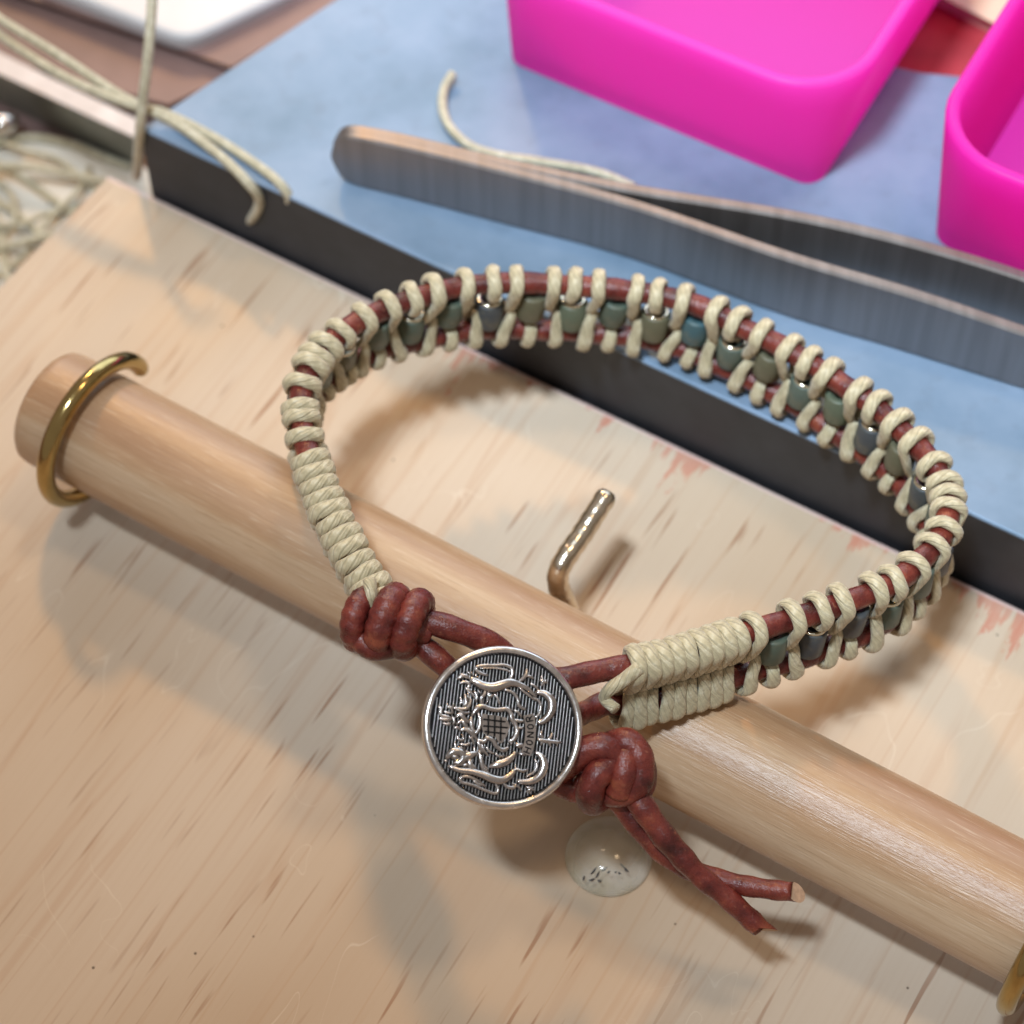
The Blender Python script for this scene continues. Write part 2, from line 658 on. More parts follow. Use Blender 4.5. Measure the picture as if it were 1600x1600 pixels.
def dowel_mesh():
    v, f = [], []
    seg = 64
    prof = [(0.0, RD - .9), (.15, RD - .45), (.5, RD - .12), (1.1, RD)] + [(x, RD) for x in np.linspace(6, Ld - 1, 10)] + [(Ld, RD - .4)]
    for x, r in prof:
        for k in range(seg):
            a = 2 * math.pi * k / seg
            v.append(np.array([x, r * math.cos(a), r * math.sin(a)]))
    n = len(prof)
    for i in range(n - 1):
        for k in range(seg):
            k2 = (k + 1) % seg
            f.append((i * seg + k, (i + 1) * seg + k, (i + 1) * seg + k2, i * seg + k2))
    f.append(tuple(range(seg)))
    f.append(tuple((n - 1) * seg + k for k in range(seg - 1, -1, -1)))
    return v, f


dv, df = dowel_mesh()
dowel = link_mesh('dowel', dv, df, DOWEL, origin=(0, 0, 0), label='round pale wooden dowel lying through the brass hooks above the board', cat='dowel')
dowel.location = Vector(A0 * MM)
dowel.rotation_euler = (0, 0, ANG)


# ------------------------------------------------------------------ brass cup hooks round the dowel
def hook(px, py, label, tilt=0.0):
    c = P(px, py, ZC)
    s = np.dot(c - A0, U)
    c = A0 + U * s
    Rr, r = 6.65, .78
    e = empty('brass_hook', c - Z * ZC + Vv * 2.2, label, 'hook', 'brass hooks holding the dowel')
    pts = []
    for a in np.linspace(8, 285, 30):
        a = math.radians(a)
        pts.append(c + Vv * Rr * math.cos(a) + Z * Rr * math.sin(a) + U * tilt * math.cos(a))
    ctr = c + Vv * 3.2 - Z * 7.3
    pts += [c + Vv * 2.9 - Z * 6.75, ctr, c + Vv * 3.4 - Z * ZC]
    path, _ = resample(catmull(pts, 3), 90)
    rad = np.full(len(path), r)
    rad[0] *= .45; rad[1] *= .85; rad[2] *= .97
    link_mesh('hook_wire', *tube(path, rad, 18), BRASS, e)
    cv = []
    path2 = [c + Vv * 3.4 - Z * (ZC - h) for h in (0.02, .25, .5, .7)]
    link_mesh('collar', *tube(path2, [1.7, 1.75, 1.6, .9], 20), BRASS, e)
    return e


hook(150, 672, 'brass hook curled round the left end of the dowel', .3)
hook(1640, 1453, 'brass hook round the dowel at the lower right edge of the photo', .3)

# square bend hook behind the middle of the dowel
hb = P(868, 898, 9.0)
ht = hb + unit(P(951, 770, 11.2) - hb) * np.linalg.norm(P(951, 770, 11.2) - hb)
base = np.array([P(905, 985, 4.0)[0], P(905, 985, 4.0)[1], .02])
pts = [base, base * .45 + hb * .55 + np.array([.2, 0, .1]), hb * .88 + base * .12 , hb + unit(ht - hb) * .9 + Z * .12, hb * .5 + ht * .5, ht]
lh = empty('bent_hook', base, 'short bent metal hook sticking up from the board inside the bracelet loop', 'hook')
path, _ = resample(catmull(pts, 8), 60)
rr = np.full(60, .92)
rr *= 1 + .03 * np.sin(np.arange(60) * 1.7)
rr[-1] = .66; rr[-2] = .86
link_mesh('hook_wire', *tube(path, rr, 20, jitter=.02), WORN_BRASS, lh)
link_mesh('collar', *tube([base + Z * h for h in (0, .25, .5)], [1.6, 1.6, 1.2], 20), BRASS, lh)

# ------------------------------------------------------------------ bracelet frame
RC, RT = .93, .40                                    # leather cord and thread radii
SEP = 5.5                                            # distance between the two leather rails
top_px = [(596, 948), (578, 915), (556, 880), (531, 833), (506, 780), (483, 712), (471, 655), (470, 615), (485, 575), (507, 545),
          (535, 520), (567, 500), (605, 482), (642, 468), (700, 452), (750, 445), (817, 443), (865, 444), (940, 449), (985, 455), (1070, 472),
          (1122, 492), (1185, 523), (1228, 546), (1285, 581), (1330, 610), (1365, 633), (1400, 664), (1437, 702), (1464, 737), (1478, 768),
          (1482, 795), (1476, 825), (1460, 855), (1435, 880), (1410, 902), (1370, 922), (1302, 947), (1252, 964), (1210, 977), (1165, 991),
          (1120, 1006), (1060, 1024), (1005, 1038), (935, 1050), (880, 1061)]
zf = ZC + RD + RC + RT * 1.8
k_tilt = 0.1
for _ in range(6):                                   # the loop leans on the dowel and on the block
    nrm = unit(Z + Vv * k_tilt)
    p0b = A0 + Z * (zf - ZC)
    p0t = p0b + nrm * SEP
    top = np.array([PP(x, y, p0t, nrm) for x, y in top_px])
    bot = top - nrm * SEP
    vmax = max(np.dot(b - A0, Vv) for b in bot)
    k_tilt = (zf - (BH + RC + RT * 1.8)) / vmax
print('tilt', math.degrees(math.atan(k_tilt)), 'vmax', vmax)
rail_t, Lt = resample(catmull(top, 8), 420)
sarr = np.linspace(0, Lt, 420)
cen = rail_t.mean(0)


def at_s(s):
    p = np.array([np.interp(s, sarr, rail_t[:, k]) for k in range(3)])
    q = np.array([np.interp(s + .4, sarr, rail_t[:, k]) for k in range(3)])
    q0 = np.array([np.interp(s - .4, sarr, rail_t[:, k]) for k in range(3)])
    t = unit(q - q0)
    t = unit(t - nrm * np.dot(t, nrm))
    r = np.cross(t, nrm)
    if np.dot(r, p - cen) < 0:
        r = -r
    return p, t, r


def s_of_px(x, y):
    d = [np.linalg.norm(PP(x, y, p0t, nrm) - q) for q in rail_t]
    return sarr[int(np.argmin(d))]


s_lean = s_of_px(486, 722)


def band(s):
    """unit vector from the upper rail to the lower one: the band twists under itself near the loop knot"""
    w = float(np.clip(1 - (s - s_lean) / 26.0, 0, 1)) if s > s_lean else 1.0
    return unit(-nrm * (1 - .75 * w) + CF * .75 * w)


bracelet = empty('bracelet', P(800, 800, 12), 'beaded linen and red leather cord bracelet with silver crest button resting over the dowel', 'bracelet')
BL = world_mm(bracelet)

# ------------------------------------------------------------------ button and knots (depths measured from the cords)
d_cord = depth_of(PP(880, 1061, p0t, nrm))
d_knl = depth_of(top[0])
d_btn = min(d_cord, depth_of(PP(760, 1010, p0t, nrm))) - 2.6
bcen = CP(786, 1136, d_btn)
print('button depth', d_btn, 'cord', d_cord, 'back', depth_of(rail_t[150]))


# rails: the two leather cords
def wob(path, amp=.05):
    n = len(path)
    ph = rng.uniform(0, 6, 6)
    i = np.arange(n)
    return path + np.stack([amp * np.sin(i * .21 + ph[k]) + amp * .6 * np.sin(i * .53 + ph[k + 3]) for k in range(3)], 1)


end_t = [CP(600, 958, d_knl + .3)]
tail_t = [CP(835, 1066, d_cord + .6), CP(790, 1075, d_cord + 1.2)]
top_path, _ = resample(np.vstack([end_t, rail_t, tail_t]), 300)
rad_l = RC * (1 + .04 * np.sin(np.arange(300) * .37) + .03 * np.sin(np.arange(300) * 1.13))
link_mesh('leather_cord', *tube(wob(top_path), rad_l, 16), LEATHER, bracelet)
rail_b = np.array([rail_t[i] + band(sarr[i]) * SEP for i in range(420)])
cut = [i for i in range(420) if sarr[i] < s_of_px(1000, 1040)]
rail_b = rail_b[cut]
dk2 = depth_of(rail_b[-1])
tail_b = [CP(950, 1098, dk2 - .3), CP(920, 1112, dk2 - 1.2), CP(880, 1128, d_cord + .2), CP(830, 1145, d_cord + .6)]
head_b = [CP(596, 975, d_knl + 1.2), CP(566, 955, depth_of(rail_b[6]) - .2)]
bot_path, _ = resample(catmull(np.vstack([head_b, rail_b[10::12], tail_b]), 6), 300)
link_mesh('leather_cord', *tube(wob(bot_path), rad_l[::-1], 16), LEATHER, bracelet)


# ---- thread wraps: a loop round one rail, pinched together at the middle of the band
def wrap_mesh(pinch_n, spread, slant, rt=RT, seed=0, lean=0.0):
    """local axes: x along the rail, y towards the other rail, z radial"""
    R = RC + rt * .86
    pts = []
    z_in = spread
    pts.append((slant * .9, pinch_n, z_in))
    pts.append((slant * .55, pinch_n * .68, z_in + (R - z_in) * .42))
    pts.append((slant * .25, R * .62, R * .80))
    for a in np.linspace(10, 170, 9):
        a = math.radians(a)
        pts.append((0.10 * slant * math.cos(a), -R * math.sin(a), R * math.cos(a)))
    pts.append((-slant * .25, R * .62, -R * .80))
    pts.append((-slant * .55, pinch_n * .68, -z_in - (R - z_in) * .42))
    pts.append((-slant * .9, pinch_n, -z_in))
    path, L = resample(catmull(pts, 5), 46)
    j = np.random.default_rng(seed)
    path[:, 0] += lean * np.clip(path[:, 1] / pinch_n, 0, 1)
    path[:, 0] += .05 * np.sin(np.arange(46) * .5 + j.uniform(0, 6))
    rr = np.full(46, rt)
    x = np.linspace(-1, 1, 46)
    rr *= .74 + .26 * np.clip((1 - np.abs(x)) * 1.9, 0, 1)
    return tube(path, rr, 20, lobes=4, lobe_amp=.05, pitch=2.6 + .4 * (seed % 3), squash=1.5, up=(1, 0, 0))


def proto(vf, name, mat):
    me = bpy.data.meshes.new(name)
    me.from_pydata((np.array(vf[0]) * MM).tolist(), [], [tuple(f) for f in vf[1]])
    me.polygons.foreach_set('use_smooth', [True] * len(me.polygons))
    me.materials.append(mat)
    if mat is THREAD:
        add_uv(me)
    return me


GAPW = [[proto(wrap_mesh(SEP / 2 + .05, .32, sl, seed=i, lean=ln * .42), 'thread_wrap', THREAD) for i, sl in enumerate((.30, .45, .20, .38))] for ln in (-1, 1, 0)]
BEADW = [proto(wrap_mesh(1.6, -.25, sl, RT * .95, seed=9 + i), 'thread_wrap', THREAD) for i, sl in enumerate((.15, -.1))]
TIGHT = [proto(wrap_mesh(SEP / 2 - .12, .34, sl, RT * 1.06, seed=20 + i), 'thread_wrap', THREAD) for i, sl in enumerate((.18, .25, .10))]


def place(me, name, p, ex, ey, ez, parent=bracelet, scale=1.0):
    o = bpy.data.objects.new(name, me)
    COL.objects.link(o)
    o.parent = parent
    off = (np.asarray(p) - np.array(BL)) * MM
    M = Matrix(((ex[0] * scale, ey[0] * scale, ez[0] * scale, off[0]), (ex[1] * scale, ey[1] * scale, ez[1] * scale, off[1]),
                (ex[2] * scale, ey[2] * scale, ez[2] * scale, off[2]), (0, 0, 0, 1)))
    o.matrix_local = M
    return o


def put_wrap(s, side, me, dt=0.0):
    p, t, r = at_s(s + dt)
    ang = random.uniform(-.13, .13) if me not in TIGHT else random.uniform(-.05, .05)
    sc = random.uniform(.94, 1.06)
    bd = band(s + dt)
    t = unit(t - bd * np.dot(t, bd))
    if side == 'top':
        ex, ey = t, bd
    else:
        p = p + bd * SEP
        ex, ey = -t, -bd
    ez = np.cross(ex, ey)
    ex2 = unit(ex + ey * ang + ez * random.uniform(-.08, .08))
    ez2 = unit(np.cross(ex2, ey))
    ey2 = np.cross(ez2, ex2)
    place(me, 'thread_wrap', p, ex2, ey2, ez2, scale=sc)


# ---- bead: a short tube standing across the band, with a bore
def bead_mesh():
    seg = 20
    prof = [(-.0, .55), (-.0, 1.12), (.07, 1.22), (.16, 1.27), (1.35, 1.29), (2.54, 1.27), (2.63, 1.22), (2.7, 1.12), (2.7, .55), (1.35, .5)]
    v, f = [], []
    for y, r in prof:
        for k in range(seg):
            a = 2 * math.pi * k / seg
            v.append((r * math.cos(a), y - 1.35, r * math.sin(a)))
    n = len(prof)
    for i in range(n):
        j = (i + 1) % n
        for k in range(seg):
            k2 = (k + 1) % seg
            f.append((i * seg + k, i * seg + k2, j * seg + k2, j * seg + k))
    return v, f


BEADM = proto(bead_mesh(), 'bead', BEAD)
ringpath = [(.95 * math.cos(a), -1.38, .95 * math.sin(a)) for a in np.linspace(0, 2 * math.pi, 25)[:-1]]
RIMM = proto(tube(ringpath, .17, 8, closed=True), 'bead_rim', BEAD_RIM)

s_l0, s_l1 = s_of_px(592, 940), s_of_px(486, 722)
s_r0, s_r1 = s_of_px(1150, 996), s_of_px(992, 1042)
n_l = 12
for i in range(n_l):
    s = s_l0 + (s_l1 - s_l0) * i / (n_l - 1)
    put_wrap(s, 'top', TIGHT[i % 3]); put_wrap(s + .55, 'bot', TIGHT[(i + 1) % 3])
n_r = 9
for i in range(n_r):
    s = s_r0 + (s_r1 - s_r0) * i / (n_r - 1)
    put_wrap(s, 'top', TIGHT[i % 3]); put_wrap(s + .45, 'bot', TIGHT[(i + 2) % 3])
sa, sb = s_l1 + 2.6, s_r0 - 1.7
nb = int(round((sb - sa) / 3.8))
if nb % 2 == 0: nb += 1
pit = (sb - sa) / nb
print('beads', nb, 'pitch', pit)
for i in range(nb):
    s = sa + pit * (i + .5)
    p, t, r = at_s(s)
    low = (i % 2 == 1)
    bd = band(s)
    c = p + bd * (SEP / 2 + (.48 if low else -.38))
    tw = random.uniform(-.10, .10)
    ey = unit(bd + t * tw + r * random.uniform(-.08, .08))
    ex = unit(t - ey * np.dot(t, ey))
    ez = np.cross(ex, ey)
    b = place(BEADM, 'bead', c, ex, ey, ez)
    if low:
        o = bpy.data.objects.new('bead_rim', RIMM)
        COL.objects.link(o)
        o.parent = b
        put_wrap(s, 'top', BEADW[i // 2 % 2], random.uniform(-.2, .2))
    else:
        put_wrap(s, 'bot', BEADW[i // 2 % 2], random.uniform(-.2, .2))
    g = s + pit / 2
    if i < nb - 1:
        sg = 1 if low else -1
        put_wrap(g, 'top', GAPW[0 if low else 1][i % 4], .42 * sg + random.uniform(-.28, .28))
        put_wrap(g, 'bot', GAPW[0 if low else 1][(i + 2) % 4], -.42 * sg + random.uniform(-.28, .28))
# closer wraps at the two narrow turns of the loop
t0_, t1_ = s_of_px(1464, 737), s_of_px(1450, 868)
for i in range(nb):
    s = sa + pit * (i + .5)
    if s < sa + 14 or t0_ < s < t1_:
        if i % 2 == 0:
            put_wrap(s, 'top', BEADW[0], random.uniform(-.2, .2))
        else:
            put_wrap(s, 'bot', BEADW[1], random.uniform(-.2, .2))
put_wrap(sa - .1, 'top', GAPW[2][0]); put_wrap(sa - .1, 'bot', GAPW[2][1])
put_wrap(sb + .2, 'top', GAPW[2][2]); put_wrap(sb + .2, 'bot', GAPW[2][3])


# ---- knots, cords at the button, tails: strands given as (pixel x, pixel y, mm nearer than the reference depth, radius)
def strand(pts, dref, r=1.03, name=None, parent=None, n=6, closed=False, seg=16):
    q = np.array([np.append(CP(x, y, dref - h), rr) for x, y, h, rr in [(p + (r,))[:4] if len(p) == 3 else p for p in pts]])
    c = catmull(q, n, closed)
    return tube(c[:, :3], c[:, 3] * (1 + .035 * np.sin(np.arange(len(c)) * .8)), seg, closed=closed)


def coil(cx, cy, hx, hy, bow, w, dref, r, lift=0.0):
    pts = []
    for a in np.linspace(0, 2 * math.pi, 19)[:-1]:
        pts.append((cx + hx * math.cos(a) + bow * math.sin(a), cy + hy * math.cos(a) + bow * .25 * math.sin(a), lift + w * math.sin(a), r))
    return strand(pts, dref, closed=True)


dl = d_knl - .6
k1 = MB()
k1.add(coil(567, 968, 8, -33, -14, 1.5, dl, 1.0, -.2))
k1.add(coil(606, 969, 13, -37, -9, 1.75, dl, 1.10, .35))
k1.add(coil(643, 976, 13, -35, -7, 1.6, dl, 1.10, .25))
k1.add(strand([(552, 960, .2), (560, 995, .7), (585, 1014, .9), (612, 1010, .2)], dl, .92))
k1.add(strand([(585, 940, -.5), (600, 968, .0), (640, 980, 0), (665, 985, -.6)], dl, 1.2))
k1.build('loop_knot', LEATHER, bracelet)
db = d_btn
strand_up = strand([(640, 968, -.2), (672, 972, -.1), (715, 985, -.2), (760, 1003, -.9), (785, 1020, -1.8), (800, 1050, -2.4)], dl, .98)
link_mesh('closing_loop', *strand_up, LEATHER, bracelet)
link_mesh('closing_loop', *strand([(635, 995, -.8), (660, 1010, -.8), (690, 1035, -.6), (725, 1068, -1.4), (765, 1110, -1.9), (800, 1150, -2.0)], dl, .95), LEATHER, bracelet)
add_uv_to(link_mesh('thread_end', *strand([(577, 905, .9, .5), (580, 928, 1.2, .5), (578, 948, .9, .42)], dl), THREAD, bracelet))
add_uv_to(link_mesh('thread_end', *strand([(1000, 1042, .9, .5), (975, 1062, .5, .55), (952, 1078, .2, .5), (945, 1092, -.4, .45), (962, 1108, .2, .45)], d_cord + .6), THREAD, bracelet))

dr = d_btn + 2.9
k2 = MB()
k2.add(strand([(870, 1205, -1.2), (893, 1190, .2), (918, 1171, .8), (945, 1168, .9), (966, 1183, .4), (976, 1200, -.8)], dr, 1.10))
k2.add(strand([(948, 1172, -.9), (965, 1160, .1), (986, 1163, .6), (999, 1184, .7), (1001, 1212, .6), (988, 1232, .2), (960, 1239, -.1), (930, 1233, -.8), (905, 1222, -1.4)], dr, 1.10))
k2.add(strand([(1003, 1190, -.9), (1008, 1212, -.8), (1000, 1234, -.8), (975, 1246, -1.0)], dr, .95))
k2.add(strand([(978, 1176, .4), (976, 1196, .9), (972, 1216, .9), (966, 1236, .3)], dr, 1.15))
k2.add(strand([(962, 1190, .2), (946, 1200, 1.0), (930, 1216, 1.25), (922, 1238, .9), (924, 1252, -.2), (940, 1246, -1.4)], dr, 1.08))
k2.add(strand([(872, 1222, -1.6), (890, 1232, -1.2), (905, 1236, -1.6)], dr, .95))
k2.build('button_knot', LEATHER, bracelet)


def tail(pts, name, tipcut):
    q = np.array([np.append(CP(x, y, dr - h), r) for x, y, h, r in pts])
    c = catmull(q, 7)
    v, f = tube(c[:, :3], c[:, 3] * (1 + .05 * np.sin(np.arange(len(c)) * .9)), 16)
    v = [np.array(x) for x in v]
    T = unit(c[-1, :3] - c[-3, :3])
    S = unit(np.cross(T, CF)) * tipcut[0] + CF * tipcut[1]
    for i in range(len(v) - 16, len(v)):                # oblique cut
        d = v[i] - c[-1, :3]
        v[i] = v[i] + T * np.dot(d, S)
    o = link_mesh(name, v, f[:-1], LEATHER, bracelet)
    ring = v[-16:]
    link_mesh('cut_end', [x + T * .01 for x in ring], [tuple(range(16))], LEATHER_CUT, bracelet)
    return o


tail([(980, 1225, -.4, 1.0), (1000, 1255, -.3, 1.0), (1030, 1297, -.5, .98), (1062, 1335, -.8, .92), (1095, 1370, -1.2, .84), (1135, 1402, -1.6, .82), (1170, 1434, -2.0, .82), (1190, 1452, -2.2, .78)],
     'cord_tail', (1.3, .6))
tail([(955, 1238, -1.5, .9), (985, 1275, -1.8, .9), (1025, 1322, -2.2, .88), (1065, 1352, -2.4, .85), (1110, 1370, -2.4, .82), (1160, 1383, -2.0, .80), (1205, 1390, -1.6, .78), (1243, 1394, -1.3, .76)],
     'cord_tail', (-.5, .8))

# ------------------------------------------------------------------ button (own frame: bX image right, bY image up, bN towards viewer)
toc = unit(CPOS - bcen)
bN = unit(toc + CR * .20 + CU * .10)
bX = unit(CR - bN * np.dot(CR, bN))
bY = np.cross(bN, bX)
BR = 128 * depth_of(bcen) / FPX
button = bpy.data.objects.new('button', None)
COL.objects.link(button)
button.empty_display_size = .003
button.parent = bracelet
button.location = (Vector(bcen) - BL) * MM
button['label'] = 'round antique silver button with heraldic crest'


def B(x, y, h):
    """button local: x,y in units of its radius (y up), h mm above its field"""
    return bcen + bX * x * BR + bY * y * BR + bN * h


def BZ(zx, zy):
    return (zx - 775) / 690.0, -(zy - 842) / 690.0


def lathe(prof, seg=96):
    v, f = [], []
    for r, h in prof:
        for k in range(seg):
            a = 2 * math.pi * k / seg
            v.append(B(r * math.cos(a), r * math.sin(a), h))
    for i in range(len(prof) - 1):
        for k in range(seg):
            k2 = (k + 1) % seg
            f.append((i * seg + k, i * seg + k2, (i + 1) * seg + k2, (i + 1) * seg + k))
    return v, f


link_mesh('rim', *lathe([(.30, -1.6), (.90, -1.5), (.97, -1.15), (.965, -.75), (.975, -.62), (1.0, -.35), (1.0, -.05), (.985, .16), (.955, .28), (.925, .24), (.905, .10), (.895, -.08)][::1]), SILVER, button)
fv, ff = lathe([(.900, -.04), (.6, .06), (.3, .12), (.02, .14)])
ff.append(tuple(3 * 96 + k for k in range(96)))
link_mesh('field', fv, ff, PATINA, button)


def dome(x, y):
    r = math.hypot(x, y)
    return float(np.interp(r, [0, .3, .6, .9], [.14, .12, .06, -.04]))


rid = MB()
ca, sa_ = math.cos(math.radians(7)), math.sin(math.radians(7))
for i in range(-22, 23):
    x0 = i * .0405
    hl = math.sqrt(max(0, .885 ** 2 - x0 ** 2))
    if hl < .12: continue
    pts = []
    for t in np.linspace(-hl, hl, 9):
        x, y = x0 * ca + t * sa_, -x0 * sa_ + t * ca
        pts.append(B(x, y, dome(x, y) - .005))
    rid.add(tube(pts, .038, 6, cap=False))
rid.build('field_ridges', DULL_SILVER, button)


def relief(lines, lift=.20, sq=1.0):
    m = MB()
    for ln in lines:
        w = ln[-1]
        q = []
        pts = ln[:-1]
        n = len(pts)
        for i, (zx, zy) in enumerate(pts):
            x, y = BZ(zx, zy)
            ww = w * (1.0 if n < 3 or 0 < i < n - 1 else .62) if not isinstance(w, (list, tuple)) else w[i]
            q.append((x, y, ww * 1.55 / 690.0 * BR))
        q = np.array(q)
        c = catmull(q, 4) if n > 2 else q
        # taper ends closed
        path = [B(x, y, dome(x, y) + lift) for x, y, _ in c]
        c[0, 2] *= .6; c[-1, 2] *= .6
        m.add(tube(path, c[:, 2], 8, up=bN, squash=sq))
    return m


dragon = [
    [(480, 440), (540, 470), (600, 500), (680, 512), (760, 490), (830, 468), (900, 482), (960, 505), (1010, 545), (1060, 590), [14, 24, 28, 32, 32, 28, 20, 16, 13, 8]],
    [(375, 450), (430, 418), (485, 440), 14], [(395, 485), (450, 470), (482, 500), (455, 525), 11], [(400, 420), (425, 395), 8],
    [(470, 380), (482, 412), 6], [(500, 385), (512, 425), 6], [(530, 398), (540, 438), 6], [(555, 420), (562, 455), 6],
    [(440, 520), (480, 540), (500, 560), 9],
    [(832, 445), (850, 385), (838, 342), (780, 320), (700, 325), (600, 328), (545, 345), (540, 368), (580, 395), (645, 412), 11],
    [(560, 352), (700, 348), (800, 362), (832, 385), 7], [(690, 300), (700, 320), 6], [(730, 300), (735, 320), 6], [(770, 302), (772, 322), 6], [(640, 308), (645, 328), 6],
    [(890, 470), (940, 432), (968, 390), (975, 340), 12], [(958, 405), (1000, 412), (1035, 432), 10],
    [(620, 512), (608, 570), (580, 610), (585, 665), 12], [(640, 530), (650, 592), (695, 568), 10], [(650, 600), (618, 655), 9],
    [(770, 525), (850, 552), (890, 600), (900, 655), (930, 682), (968, 690), 11],
    [(900, 500), (950, 545), (1000, 580), (1050, 620), 9],
]
scrolls = [
    [(1045, 545), (1120, 552), (1178, 600), (1190, 672), (1160, 742), (1105, 792), (1060, 802), [12, 22, 28, 28, 24, 18, 12]],
    [(1010, 592), (1070, 612), (1092, 662), (1080, 722), (1040, 765), 9],
    [(1100, 405), (1118, 472), 13], [(1085, 440), (1152, 462), 13], [(1098, 486), (1145, 436), 12],
    [(1040, 1048), (1100, 1090), (1120, 1162), (1090, 1240), (1020, 1292), (930, 1302), (890, 1290), [10, 20, 26, 26, 22, 16, 10]],
    [(1040, 1110), (1060, 1160), (1030, 1222), (958, 1262), 9],
    [(960, 1340), (1040, 1372), 13], [(968, 1388), (1032, 1338), 13], [(1000, 1330), (998, 1400), 10],
    [(1060, 940), (1100, 952), (1160, 958), (1275, 965), 13], [(1105, 868), (1090, 900), (1110, 942), (1090, 995), 10],
    [(1195, 878), (1178, 920), (1160, 950), (1180, 1010), 10], [(1230, 930), (1235, 1000), 8],
    [(850, 778), (900, 792), (950, 790), 11], [(868, 985), (905, 1000), (940, 985), 17], [(898, 1062), (965, 1082), 12],
]
crown = [
    [(212, 680), (242, 702), (236, 752), (300, 770), (335, 790), 10], [(218, 780), (280, 792), (335, 790), 11], [(288, 690), (322, 688), (342, 742), 9],
    [(300, 800), (312, 845), 9], [(230, 700), (228, 660), 7], [(300, 690), (295, 655), 7], [(340, 690), (345, 655), 7],
    [(358, 772), (402, 748), (442, 790), (480, 815), 15], [(365, 832), (420, 800), (452, 852), (490, 872), 13],
    [(440, 570), (452, 640), (430, 690), 13], [(500, 610), (475, 670), (440, 700), (335, 690), 11], [(470, 560), (480, 640), 9],
    [(395, 880), (450, 870), (500, 905), (545, 950), 14],
    [(370, 925), (400, 962), (445, 950), 9], [(395, 992), (450, 1002), (492, 980), 10], [(425, 915), (432, 975), 9], [(380, 1020), (450, 1030), 9],
    [(520, 700), (545, 680), (590, 668), 10],
]
cartouche = [
    [(498, 760), (535, 705), (590, 672), (650, 692), (720, 702), (800, 692), (836, 735), (842, 778), (872, 822), (886, 882), (860, 942), (810, 972), 15],
    [(498, 760), (495, 812), (508, 870), (530, 902), (562, 860), (572, 790), (552, 722), 12],
    [(540, 950), (600, 972), (632, 940), (682, 962), (712, 1010), (770, 1040), (822, 1010), 14], [(545, 955), (570, 1010), (600, 1070), 12],
]
lion = [
    [(285, 1120), (338, 1062), (400, 1060), (432, 1100), (400, 1148), (345, 1150), [14, 24, 24, 24, 24, 18]], [(330, 1100), (390, 1105), 30], [(265, 1132), (300, 1140), 11],
    [(400, 1130), (482, 1090), (548, 1060), [20, 24, 12]], [(300, 1175), (400, 1212), (500, 1222), (600, 1250), (682, 1282), (760, 1290), (832, 1250), (872, 1195), [10, 18, 20, 24, 28, 26, 20, 12]],
    [(480, 1100), (490, 1172), (545, 1205), 20], [(560, 1040), (580, 1122), (600, 1200), (642, 1242), (702, 1262), 15], [(582, 980), (602, 1040), (645, 1095), 9],
    [(648, 1182), (720, 1162), (800, 1132), (850, 1090), (875, 1045), [10, 24, 24, 16, 9]], [(860, 1190), (940, 1212), (978, 1195), 10], [(880, 1200), (870, 1160), 9],
    [(762, 1300), (800, 1342), (860, 1352), (885, 1318), 11],
    [(690, 1300), (728, 1368), (700, 1402), (600, 1370), (500, 1332), (420, 1312), (410, 1275), (470, 1264), (560, 1300), (625, 1352), 10],
    [(510, 1290), (560, 1330), (600, 1330), 10], [(430, 1370), (440, 1385), 6], [(480, 1390), (490, 1405), 6], [(540, 1405), (550, 1420), 6],
]
mantling = [
    [(455, 545), (505, 570), (530, 620), 8], [(520, 540), (545, 590), (535, 640), 8], [(400, 600), (415, 640), (395, 665), 8], [(360, 700), (400, 712), (440, 735), (490, 725), 10],
    [(260, 720), (300, 735), (350, 735), 9], [(250, 815), (290, 830), (330, 820), 9], [(345, 865), (380, 855), (410, 880), 9], [(330, 760), (352, 800), (340, 840), 10],
    [(470, 930), (505, 950), (520, 1000), 10], [(520, 1010), (530, 1060), (560, 1100), 9], [(355, 975), (365, 1010), (350, 1035), 8], [(450, 1050), (475, 1060), 12],
    [(690, 560), (720, 600), (740, 660), 8], [(560, 540), (580, 570), 9], [(700, 1060), (730, 1090), (790, 1085), 9], [(620, 1010), (650, 1050), (690, 1070), 9],
    [(600, 1150), (620, 1185), (650, 1215), 9], [(830, 1000), (850, 960), (880, 930), 9], [(860, 700), (900, 720), (930, 760), 9], [(880, 840), (910, 850), (945, 845), 9],
    [(420, 1180), (460, 1165), (500, 1190), 12], [(840, 1310), (900, 1340), (930, 1380), 8], [(1000, 470), (1040, 490), (1075, 520), 9],
]
relief(mantling, .16).build('crest_mantling', AGED, button)
relief(dragon).build('crest_dragon', AGED, button)
relief(scrolls).build('crest_scrolls', AGED, button)
relief(crown).build('crest_crown', AGED, button)
relief(cartouche).build('crest_cartouche', AGED, button)
relief(lion).build('crest_lion', AGED, button)


def slab(poly, h0, h1):
    n = len(poly)
    q = [BZ(*p) for p in poly]
    v = [B(x, y, h0) for x, y in q] + [B(x, y, h1) for x, y in q]
    f = [tuple(range(n, 2 * n))] + [(i, (i + 1) % n, n + (i + 1) % n, n + i) for i in range(n)]
    return v, f


